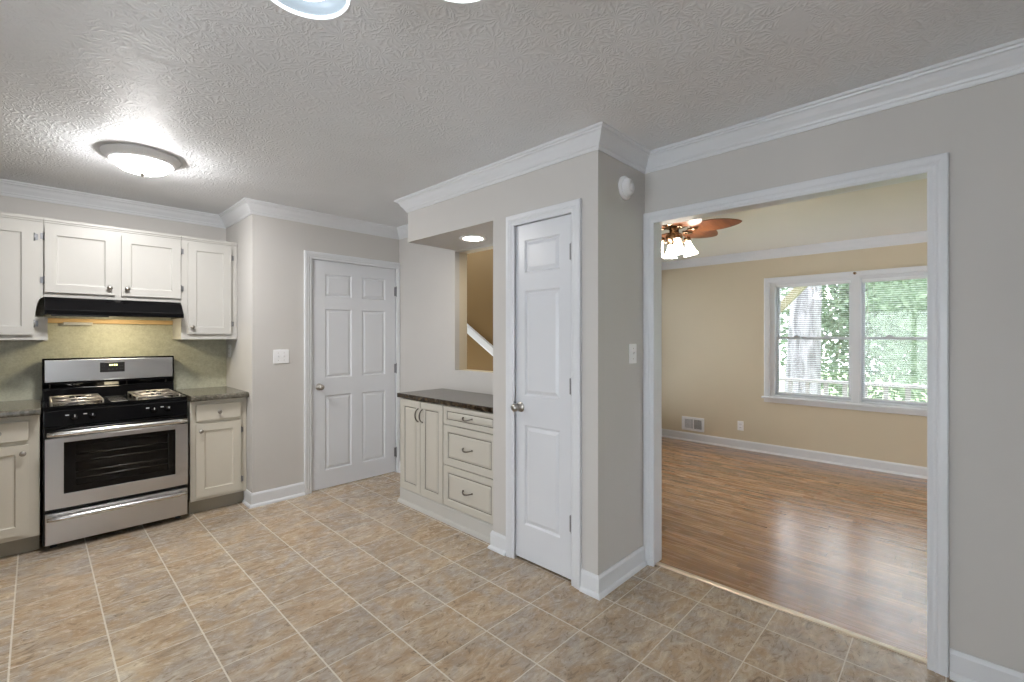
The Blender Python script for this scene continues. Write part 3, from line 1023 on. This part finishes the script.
# ------------------------------------------------------------------ range hood and bare cleats below it
hd = thing('range_hood', 'black range hood under the short cream cabinet', 'range hood', (.42, SY, 1.5))
hx0, hx1 = .040, .800
hp = [(SY - .01, 1.631), (UY - .01, 1.631), (UY - .040, 1.612), (UY - .075, 1.575), (UY - .105, 1.545), (UY - .112, 1.540), (UY - .112, 1.508), (UY - .098, 1.508), (UY - .09, 1.528), (SY - .01, 1.528)]
n = len(hp)
h = MB().add([(hx0, y, z) for y, z in hp] + [(hx1, y, z) for y, z in hp], [tuple(range(n)), tuple(range(2 * n - 1, n - 1, -1))] + [(i, (i + 1) % n, n + (i + 1) % n, n + i) for i in range(n)])
h.box(hx0, hx0 + .012, UY - .1, SY - .01, 1.508, 1.53).box(hx1 - .012, hx1, UY - .1, SY - .01, 1.508, 1.53)
h.build('body', 'black', hd, .003)
MB().box(hx0 + .03, .36, UY - .116, UY - .111, 1.500, 1.511).build('visor_strip', 'blackmat', hd)
MB().box(.30, .54, UY + .10, SY - .08, 1.518, 1.529).build('filter', 'bar', hd)
MB().box(.36, .50, UY - .06, UY + .05, 1.514, 1.528).build('lamp_lens', 'hoodlamp', hd, .004)
cl = thing('wood_cleat', 'bare wood strip on backsplash directly under the black hood', 'wood strip', (.42, SY - .006, 1.47))
MB().box(.058, .800, SY - .030, SY - .0065, 1.462, 1.497).build('board', 'cleat', cl, .002)
MB().box(.14, .30, SY - .040, SY - .031, 1.448, 1.470).build('block', 'cab', cl, .002)

# ------------------------------------------------------------------ buffet under the pass-through
bf_ = thing('buffet_cabinet', 'pale grey buffet cabinet with two doors and three drawers', 'cabinet', (2.3, 2.75, 0))
bx = 2.105
by0, by1 = PE + .004, 3.293
MB().box(bx, WX - .002, by0, by1, .105, .860).build('body', 'buffet', bf_, .002)
pl = [(0, .122), (.012, .119), (.015, .110), (.011, .104), (.013, .098), (.014, .030), (.020, .028), (.027, .018), (.030, 0), (-.03, 0), (-.03, .122)]
MB().sweep([(WX - .004, by1 - .006), (bx - .002, by1 - .006), (bx - .002, by0)], [(-o if False else o, h) for o, h in pl], lambda a, b, h: (a, b, h)).build('plinth', 'cab', bf_)


def raised(y0, y1, z0, z1, rail):
    """raised-panel front whose face is at x = bx - .02 ; a runs from y1 down"""
    W, H = y1 - y0, z1 - z0
    fx = bx - .020
    m = MB().panelled(W, H, [(rail, W - rail, rail, H - rail)], [(.004, .003), (.007, .008), (.013, .008), (.026, .002)], lambda a, b, d: (fx + d, y1 - a, z0 + b))
    m.add([(fx, y0, z0), (fx, y1, z0), (fx + .0195, y1, z0), (fx + .0195, y0, z0), (fx, y0, z1), (fx, y1, z1), (fx + .0195, y1, z1), (fx + .0195, y0, z1)],
          [(0, 3, 2, 1), (4, 5, 6, 7), (0, 4, 7, 3), (1, 2, 6, 5), (3, 7, 6, 2)])
    g = MB()
    a0, a1, c0, c1 = y0 + rail, y1 - rail, z0 + rail, z1 - rail
    for ins in (.0075,):
        w_ = .0050
        xx0, xx1 = fx + .0068, fx + .0078
        g.box(xx0, xx1, a0 + ins, a1 - ins, c0 + ins, c0 + ins + w_).box(xx0, xx1, a0 + ins, a1 - ins, c1 - ins - w_, c1 - ins)
        g.box(xx0, xx1, a0 + ins, a0 + ins + w_, c0 + ins + w_, c1 - ins - w_).box(xx0, xx1, a1 - ins - w_, a1 - ins, c0 + ins + w_, c1 - ins - w_)
    return m, g


def arc_pull(par, p, along, span, out=.028):
    p = Vector(p)
    al = Vector(along)
    pts = []
    for i in range(13):
        t = -1 + 2 * i / 12
        pts.append(p + al * (span / 2 * t) + Vector((-1, 0, 0)) * (out * (1 - t * t) ** .7 + .001) + (Vector((0, 0, -1)) * .010 * (1 - t * t) if abs(al.z) < .5 else Vector()))
    m = MB().tube(pts, [.0035 + .0025 * (1 - (abs(i - 6) / 6) ** 2) for i in range(13)], 8)
    for q in (p - al * span / 2, p + al * span / 2):
        m.lathe([(0, 0), (.0075, 0), (.006, .004), (0, .005)], q, (-1, 0, 0), 12)
    m.build('pull', 'pull', par)
for (y0, y1, ky) in ((3.010, 3.288, 3.036), (2.722, 3.004, 2.978)):
    m, g = raised(y0, y1, .125, .854, .050)
    do = m.build('door', 'buffet', bf_, .0015)
    tag(g.build('glaze_line', 'glaze', do), 'dark glazed groove round the panel')
    arc_pull(do, (bx - .020, ky, .745), (0, 0, 1), .10)
for (z0, z1) in ((.722, .854), (.427, .715), (.128, .420)):
    m, g = raised(PE + .012, 2.712, z0, z1, .028 if z1 - z0 < .2 else .044)
    do = m.build('drawer', 'buffet', bf_, .0015)
    tag(g.build('glaze_line', 'glaze', do), 'dark glazed groove round the panel')
    arc_pull(do, (bx - .020, 2.440, (z0 + z1) / 2 + .004), (0, 1, 0), .095)
o = MB().box(2.072, WX - .001, PE + .002, 3.322, .862, .898).build('countertop', 'buftop', None, .006)
tag(o, 'dark brown stone tile countertop on the pale grey buffet', 'countertop')

# ------------------------------------------------------------------ lights
# flush dome light
dl = thing('ceiling_light', 'white flush dome ceiling light in front of the range', 'ceiling light', (.442, 3.49, CZ))
o0 = (.442, 3.49, CZ)
MB().lathe([(0, 0), (.186, 0), (.191, -.006), (.189, -.014), (.177, -.020), (.170, -.034), (.154, -.046), (.140, -.048), (.138, -.042), (.136, -.03), (0, -.03)], o0, (0, 0, 1), 48).build('rim', 'plastic', dl)
MB().lathe([(.136, -.044), (.134, -.055), (.122, -.072), (.098, -.087), (.066, -.097), (.033, -.102), (0, -.103)], o0, (0, 0, 1), 48).build('dome', 'dome', dl)
MB().lathe([(0, -.100), (.016, -.104), (.016, -.110), (.009, -.114), (.007, -.122), (0, -.125)], o0, (0, 0, 1), 20).build('finial', 'nickel', dl)

# unseen small dome added to light the pass-through reveal from the stair hall
hl = thing('added_hall_light', 'small white dome light added unseen on the stair hall ceiling', 'ceiling light', (3.05, 2.45, 2.9))
MB().lathe([(0, 0), (.13, 0), (.132, -.015), (.118, -.022), (0, -.022)], (3.05, 2.45, 2.9), (0, 0, 1), 32).build('rim', 'plastic', hl)
MB().lathe([(.115, -.021), (.108, -.050), (.075, -.078), (.035, -.090), (0, -.092)], (3.05, 2.45, 2.9), (0, 0, 1), 32).build('dome', 'added_halldome', hl)

# chandelier with three downward glass bowls, mostly above the frame
ch = thing('chandelier', 'hanging light with round glass bowls at the top photo edge', 'ceiling light', (.475, .922, CZ))
cx, cy = .475, .922
MB().lathe([(0, CZ), (.065, CZ), (.062, CZ - .02), (.02, CZ - .035), (.012, CZ - .05), (.012, 2.33), (.03, 2.325), (.035, 2.30), (.02, 2.27), (0, 2.265)], (cx, cy, 0), (0, 0, 1), 28).build('stem', 'nickel', ch)
for k, (sx, sy) in enumerate(((.455, 1.145), (.678, .827), (.291, .793))):
    am = MB()
    pts = []
    for i in range(9):
        t = i / 8
        pts.append((cx + (sx - cx) * t, cy + (sy - cy) * t, 2.30 + .05 * math.sin(PI * t) + .0 * t))
    am.tube(pts, .007, 8).tube([(sx, sy, 2.305), (sx, sy, 2.27)], .016, 12)
    am = am.build('arm', 'nickel', ch)
    bw = MB().lathe([(.020, 2.285), (.045, 2.280), (.075, 2.262), (.095, 2.238), (.104, 2.216), (.101, 2.215), (.092, 2.236), (.073, 2.257), (.044, 2.274), (.020, 2.279)], (sx, sy, 0), (0, 0, 1), 40).build('glass_bowl', 'bowl', ch)
    MB().lathe([(.100, 2.217), (.1045, 2.219), (.107, 2.214), (.104, 2.209), (.098, 2.210), (.100, 2.217)], (sx, sy, 0), (0, 0, 1), 40).build('rim', 'rim', bw)
    MB().lathe([(0, 2.272), (.03, 2.264), (.058, 2.247), (.064, 2.232), (.062, 2.226), (.050, 2.221), (0, 2.216)], (sx, sy, 0), (0, 0, 1), 24).build('bulb', 'bulb', bw)

# recessed downlight in the soffit
rd = thing('downlight', 'round recessed downlight in the soffit above the buffet', 'ceiling light', (2.304, 2.633, 2.11))
MB().lathe([(.072, -.001), (.074, -.006), (.100, -.008), (.106, -.004), (.107, 0)], (2.304, 2.633, 2.11), (0, 0, 1), 40).build('trim_ring', 'plastic', rd)
MB().lathe([(0, -.005), (.055, -.005), (.073, -.003)], (2.304, 2.633, 2.11), (0, 0, 1), 40).build('lens', 'down', rd)

# ceiling fan in the living room
fx_, fy_ = 3.329, 1.517
fn = thing('ceiling_fan', 'ceiling fan with leaf shaped cherry blades and glass shades', 'ceiling fan', (fx_, fy_, LZ))
MB().lathe([(0, 0), (.075, 0), (.075, -.02), (.06, -.045), (.02, -.055), (.02, -.075), (.09, -.085), (.115, -.105), (.118, -.14), (.10, -.175), (.07, -.188), (0, -.19)], (fx_, fy_, LZ), (0, 0, 1), 32).build('motor_housing', 'brass', fn)
MB().lathe([(0, -.185), (.035, -.19), (.035, -.225), (.055, -.235), (.062, -.255), (.05, -.285), (.03, -.30), (.012, -.318), (0, -.322)], (fx_, fy_, LZ), (0, 0, 1), 28).build('light_hub', 'brass', fn)
BA = -TH + R(-33)
for k in range(6):
    a = BA + k * PI / 3
    ca, sa = math.cos(a), math.sin(a)
    tr = lambda p: (fx_ + p[0] * ca - p[1] * sa, fy_ + p[0] * sa + p[1] * ca, LZ - .200 + p[2])
    top, n = [], 26
    prof_ = []
    for i in range(n + 1):
        t = i / n
        w = .098 * (math.sin(PI * min(1, t ** .85)) ** .62) + (.018 if t < .02 else 0)
        prof_.append((.115 + .345 * t, w))
    vs, fs = [], []
    for (x, w) in prof_:
        for (yy, zz) in ((-w, .006 + .17 * w), (w, .006 - .17 * w), (w, -.17 * w), (-w, .17 * w)):
            vs.append(tr((x, yy, zz)))
    for i in range(n):
        for q in range(4):
            q2 = (q + 1) % 4
            fs.append((4 * i + q, 4 * i + q2, 4 * i + 4 + q2, 4 * i + 4 + q))
    fs += [(0, 1, 2, 3), (4 * n + 3, 4 * n + 2, 4 * n + 1, 4 * n)]
    MB().add(vs, fs).build('blade', 'blade', fn)
    m = MB().tube([tr((.095, 0, -.004)), tr((.13, .012, -.010)), tr((.165, 0, -.008))], .008, 8)
    m.tube([tr((.10, 0, -.004)), tr((.135, -.015, -.012)), tr((.175, -.012, -.006))], .006, 8)
    m.build('blade_iron', 'brass', fn)
for k in range(4):
    a = -TH + R(-6) + k * PI / 2
    d_ = Vector((math.cos(a), math.sin(a), 0))
    c0 = Vector((fx_, fy_, LZ - .275))
    pts = [c0 + d_ * .045, c0 + d_ * .065 + Vector((0, 0, -.022)), c0 + d_ * .085 + Vector((0, 0, -.012)), c0 + d_ * .097 + Vector((0, 0, .012)), c0 + d_ * .090 + Vector((0, 0, .022))]
    ar = MB().tube(pts, .0065, 8).build('light_arm', 'brass', fn)
    axv = (d_ * .25 + Vector((0, 0, -1))).normalized()
    p0 = c0 + d_ * .091 + Vector((0, 0, .018))
    MB().lathe([(0, -.004), (.022, 0), (.026, .02), (.024, .035), (0, .036)], p0, axv, 20).build('socket_cup', 'brass', ar)
    MB().lathe([(.016, .030), (.019, .042), (.025, .070), (.035, .102), (.048, .130), (.051, .137), (.047, .132), (.031, .102), (.021, .066), (.0, .05)], p0, axv, 28).build('glass_shade', 'fanglass', fn)

# ------------------------------------------------------------------ wall fittings
def plate_on_y(name, lab, cat, x, z, y, gangs, kind='toggle'):
    """plate on a wall facing -y"""
    t = thing(name, lab, cat, (x, y, z))
    w = .078 + .046 * (gangs - 1)
    MB().box(x - w / 2, x + w / 2, y - .006, y - .0002, z - .057, z + .057).build('plate', 'plastic', t, .003)
    for g in range(gangs):
        xx = x + (g - (gangs - 1) / 2) * .046
        MB().box(xx - .005, xx + .005, y - .0075, y - .0055, z - .012, z + .012).add([(xx - .004, y - .006, z - .006), (xx + .004, y - .006, z - .006), (xx + .004, y - .006, z + .006), (xx - .004, y - .006, z + .006), (xx - .003, y - .018, z + .006), (xx + .003, y - .018, z + .006), (xx + .003, y - .018, z + .012), (xx - .003, y - .018, z + .012)],
            [(0, 1, 2, 3), (4, 7, 6, 5), (0, 4, 5, 1), (1, 5, 6, 2), (2, 6, 7, 3), (3, 7, 4, 0)]).build('toggle', 'plastic', t)
        for dz in (-.03, .03):
            MB().lathe([(0, 0), (.0032, 0), (.0025, .0012), (0, .0015)], (xx, y - .006, z + dz), (0, -1, 0), 8).build('screw', 'nickel', t)
    return t
plate_on_y('light_switch', 'double white light switch plate left of the six panel door', 'light switch', 1.418, 1.197, DY, 2)
plate_on_y('light_switch', 'single white light switch plate on the pantry side wall', 'light switch', 2.402, 1.264, PY, 1)


def outlet(x, y, z, lab, d):
    """duplex outlet on a wall facing -x"""
    t = thing('wall_outlet', lab, 'outlet', (x, y, z))
    MB().box(x - .006, x - .0002, y - .035, y + .035, z - .057, z + .057).build('plate', 'plastic', t, .003)
    for dz in (-.02, .02):
        r_ = MB().box(x - .0085, x - .0058, y - .016, y + .016, z + dz - .014, z + dz + .014).build('receptacle', 'plastic', t, .003)
        MB().box(x - .0089, x - .0084, y - .008, y - .005, z + dz - .006, z + dz + .006).box(x - .0089, x - .0084, y + .005, y + .008, z + dz - .006, z + dz + .006).build('slots', 'dark', r_)
outlet(LX, 1.864, .284, 'small white outlet on the tan wall right of the vent', 0)
outlet(JX, 4.64, 1.235, 'white outlet on the wall return above the right counter', 0)

vt = thing('wall_vent', 'white rectangular air vent on the tan wall above baseboard', 'vent', (LX, 2.444, .23))
m = MB()
va, vb, vc, ve = 2.300, 2.588, .140, .318
m.box(LX - .010, LX - .0003, va, vb, vc, vc + .028).box(LX - .010, LX - .0003, va, vb, ve - .028, ve).box(LX - .010, LX - .0003, va, va + .03, vc + .028, ve - .028).box(LX - .010, LX - .0003, vb - .03, vb, vc + .028, ve - .028).box(LX - .010, LX - .0003, 2.432, 2.450, vc + .028, ve - .028)
m.build('frame', 'plastic', vt, .002)
MB().box(LX - .003, LX - .0005, va + .03, vb - .03, vc + .028, ve - .028).build('duct_shade', 'dark', vt)  # flat dark plate, the inner shade of the vent put into its colour
m = MB()
for k in range(9):
    y = 2.456 + k * .0115
    m.add([(LX - .009, y, vc + .028), (LX - .009, y, ve - .028), (LX - .003, y + .011, ve - .028), (LX - .003, y + .011, vc + .028)], [(0, 1, 2, 3)])
for k in range(9):
    y = 2.334 + k * .0115
    m.add([(LX - .003, y, vc + .028), (LX - .003, y, ve - .028), (LX - .009, y + .0035, ve - .028), (LX - .009, y + .0035, vc + .028)], [(0, 1, 2, 3)])
m.build('louvres', 'plastic', vt)

hk = tag(MB().lathe([(0, 0), (.014, 0), (.012, .006), (.006, .010), (.006, .022), (.013, .026), (.011, .034), (0, .036)], (LX - .019, .745, 2.020), (-1, 0, 0), 16).build('curtain_bracket', 'brass'), 'tiny brown bracket on top centre of the window casing', 'bracket')

sd = thing('smoke_detector', 'round white smoke detector on the pantry side wall', 'smoke detector', (2.310, PY, 2.202))
MB().lathe([(0, .0003), (.066, .0003), (.066, .010), (.062, .014), (.052, .016), (0, .016)], (2.310, PY, 2.202), (0, -1, 0), 40).build('base', 'plastic', sd)
MB().lathe([(.050, .015), (.050, .030), (.045, .038), (.036, .044), (.026, .048), (.024, .045), (.018, .045), (.016, .048), (0, .049)], (2.310, PY, 2.202), (0, -1, 0), 40).build('cover', 'plastic', sd)
m = MB()
for k in range(20):
    a = 2 * PI * k / 20
    m.box(2.310 + .0497 * math.cos(a) - .002, 2.310 + .0497 * math.cos(a) + .002, PY - .027, PY - .019, 2.202 + .0497 * math.sin(a) - .002, 2.202 + .0497 * math.sin(a) + .002)
m.build('vent_slots', 'plastic', sd)

# patio door and rear window added behind the camera as daylight sources
pd = thing('door_3_added', 'white framed sliding patio door added in the unseen left wall', 'door', (XL, .7, 0), None, 'structure')
m = MB()
for (a, b) in ((-.5, .72), (.68, 1.9)):
    m.box(XL - .07, XL - .03, a, a + .07, .04, 2.06).box(XL - .07, XL - .03, b - .07, b, .04, 2.06).box(XL - .07, XL - .03, a + .07, b - .07, .04, .14).box(XL - .07, XL - .03, a + .07, b - .07, 1.98, 2.06)
m.box(XL - .1, XL, -.5, 1.9, 0, .04).box(XL - .1, XL, -.5, 1.9, 2.06, 2.1)
m.build('frame', 'trim', pd)
MB().box(XL - .052, XL - .048, -.44, .66, .13, 1.99).box(XL - .052, XL - .048, .74, 1.84, .13, 1.99).build('pane', 'pane', pd)
rw = thing('window_2_added', 'white framed window added in the unseen rear wall', 'window', (-.1, YB, .9), None, 'structure')
m = MB()
for (a, b) in ((-1.2, -.1),):
    m.box(a, a + .05, YB - .07, YB - .03, .9, 2.1).box(b - .05, b, YB - .07, YB - .03, .9, 2.1).box(a + .05, b - .05, YB - .07, YB - .03, .9, .96).box(a + .05, b - .05, YB - .07, YB - .03, 2.04, 2.1).box(a + .05, b - .05, YB - .07, YB - .03, 1.47, 1.52)
m.build('frame', 'trim', rw)
MB().box(-1.16, -.14, YB - .052, YB - .048, .95, 2.05).build('pane', 'pane', rw)

rw = thing('window_3_added', 'white framed window added unseen in the far end wall of the living room', 'window', (4.8, LN, .35), None, 'structure')  # unseen window, added to brighten the living room
m = MB()
a, b = 3.90, 5.75
m.box(a, a + .05, LN + .03, LN + .07, .35, 2.2).box(b - .05, b, LN + .03, LN + .07, .35, 2.2).box(a + .05, b - .05, LN + .03, LN + .07, .35, .41).box(a + .05, b - .05, LN + .03, LN + .07, 2.14, 2.2).box(a + .05, b - .05, LN + .03, LN + .07, 1.25, 1.30)
m.build('frame', 'trim', rw)
MB().box(a + .04, b - .04, LN + .048, LN + .052, .40, 2.15).build('pane', 'pane', rw)

rw = thing('window_4_added', 'tall white framed window added unseen in the near end wall of the living room', 'window', (5.05, YB, .2), None, 'structure')  # second unseen window, added for more light on the living room walls
m = MB()
a, b = 4.3, 5.8
m.box(a, a + .05, YB - .07, YB - .03, .2, 2.2).box(b - .05, b, YB - .07, YB - .03, .2, 2.2).box(a + .05, b - .05, YB - .07, YB - .03, .2, .26).box(a + .05, b - .05, YB - .07, YB - .03, 2.14, 2.2).box(a + .05, b - .05, YB - .07, YB - .03, 1.2, 1.25)
m.build('frame', 'trim', rw)
MB().box(a + .04, b - .04, YB - .052, YB - .048, .25, 2.15).build('pane', 'pane', rw)

# ------------------------------------------------------------------ outside the living room window
struct(MB().box(LX + .2, 40, -25, 25, -1.3, -1.2), 'ground_outside', 'lawn', 'lawn outside the living room window', 'ground')
struct(MB().box(LX + .16, 7.55, -2.6, 3.6, -.16, -.05), 'floor_deck', 'deck', 'grey porch deck outside the window', 'floor')
rl = thing('deck_railing', 'white porch railing with balusters outside the window', 'railing', (7.4, .5, -.05))
MB().box(7.36, 7.45, -2.6, 2.185, .735, .775).build('top_rail', 'rail', rl, .004)
MB().box(7.38, 7.43, -2.6, 2.185, .05, .09).build('bottom_rail', 'rail', rl, .004)
b0 = MB().box(7.39, 7.43, -2.555, -2.505, .09, .735).build('baluster', 'rail', rl)
y = -2.55
k = 0
while y < 1.95:
    y += .21
    b1 = b0.copy()
    b1.location.y += y + 2.55
    C.objects.link(b1)
pt = thing('porch_post', 'square porch post with a slanting pine brace outside window', 'post', (7.4, 2.25, -.05))
MB().box(7.34, 7.46, 2.19, 2.31, -.05, 2.6).build('post', 'rail', pt, .004)
m = MB()
p0, p1 = Vector((7.4, 2.24, 1.28)), Vector((7.4, 1.05, 2.60))
d_ = (p1 - p0).normalized()
n_ = Vector((0, d_.z, -d_.y)) * .05
m.add([p0 + n_ + Vector((-.045, 0, 0)), p0 - n_ + Vector((-.045, 0, 0)), p0 - n_ + Vector((.045, 0, 0)), p0 + n_ + Vector((.045, 0, 0)),
       p1 + n_ + Vector((-.045, 0, 0)), p1 - n_ + Vector((-.045, 0, 0)), p1 - n_ + Vector((.045, 0, 0)), p1 + n_ + Vector((.045, 0, 0))],
      [(0, 1, 2, 3), (4, 7, 6, 5), (0, 4, 5, 1), (1, 5, 6, 2), (2, 6, 7, 3), (3, 7, 4, 0)])
tag(m.build('brace', 'pine', pt, .004), 'weathered pine brace slanting up to the right')


def crown_leaves(c, rx, ry, rz, n, size):
    m = MB()
    for i in range(n):
        u = Vector((rnd.gauss(0, 1), rnd.gauss(0, 1), rnd.gauss(0, 1))).normalized() * (rnd.random() ** .45)
        p = Vector((c[0] + u.x * rx, c[1] + u.y * ry, c[2] + u.z * rz))
        a = Vector((rnd.gauss(0, 1), rnd.gauss(0, 1), rnd.gauss(0, .7))).normalized()
        b = a.cross(Vector((rnd.gauss(0, 1), rnd.gauss(0, 1), rnd.gauss(0, 1)))).normalized()
        s = size * rnd.uniform(.6, 1.3)
        nn = a.cross(b) * s * .12
        m.add([p - a * s, p + b * s * .45 + nn, p + a * s, p - b * s * .45 + nn], [(0, 1, 2), (0, 2, 3)])
    return m


def branches(m, base, top, n, spread, r, t0=.35):
    for i in range(n):
        t = rnd.uniform(t0, .95)
        p = base.lerp(top, t)
        a = rnd.uniform(0, 2 * PI)
        L = spread * rnd.uniform(.5, 1)
        q = [p]
        d = Vector((math.cos(a), math.sin(a), rnd.uniform(.1, .8))).normalized()
        for k in range(5):
            d = (d + Vector((rnd.gauss(0, .25), rnd.gauss(0, .25), rnd.gauss(0, .2)))).normalized()
            q.append(q[-1] + d * L / 5)
        m.tube(q, [r * (1 - t) * .6 + .02 - .003 * k for k in range(6)], 6)


def tree(name, lab, x, y, r, h, crown, nl, size, nb, sp, t0=.35):
    t = thing(name, lab, 'tree', (x, y, -1.2), 'trees outside the living room window')
    m = MB()
    q, rr = [], []
    for i in range(10):
        s = i / 9
        q.append((x + .1 * math.sin(s * 4) * r * 2, y + .08 * math.sin(s * 5 + 1) * r * 2, -1.25 + h * s))
        rr.append(r * (1.25 - .25 * min(1, s * 6)) * (1 - .55 * s))
    m.tube(q, rr, 20)
    branches(m, Vector((x, y, -1.2)), Vector((x, y, -1.2 + h)), nb, sp, r, t0)
    m.build('trunk', 'bark', t)
    crown_leaves(crown[0], *crown[1], nl, size).build('foliage', 'leaf', t, fix=False)
tree('oak_tree', 'thick grey barked tree trunk close outside the left window half', 10.0, 2.02, .33, 7.6, ((10.0, 2.0, 6.2), (1.2, 1.2, 1.2)), 700, .10, 6, 1.0, .62)
tree('young_tree', 'slim leafy tree filling the right window half', 13.2, -.7, .08, 5.6, ((13.2, -.7, 2.0), (1.7, 2.3, 2.6)), 9500, .085, 26, 1.5)
tree('young_tree', 'leafy tree seen just right of the thick trunk', 17.2, 2.0, .11, 7.5, ((17.2, 2.0, 2.2), (2.0, 2.6, 3.2)), 11000, .105, 20, 1.8)
tree('young_tree', 'leafy tree seen left of the thick trunk', 14.6, 5.9, .10, 6.5, ((14.6, 5.9, 1.8), (2, 2.2, 2.8)), 7500, .09, 16, 1.8)
tree('young_tree', 'pale distant tree behind the slim leafy one', 22.5, -2.4, .16, 9.0, ((22.5, -2.4, 2.8), (2.6, 5.4, 4.2)), 14000, .19, 16, 2.4)
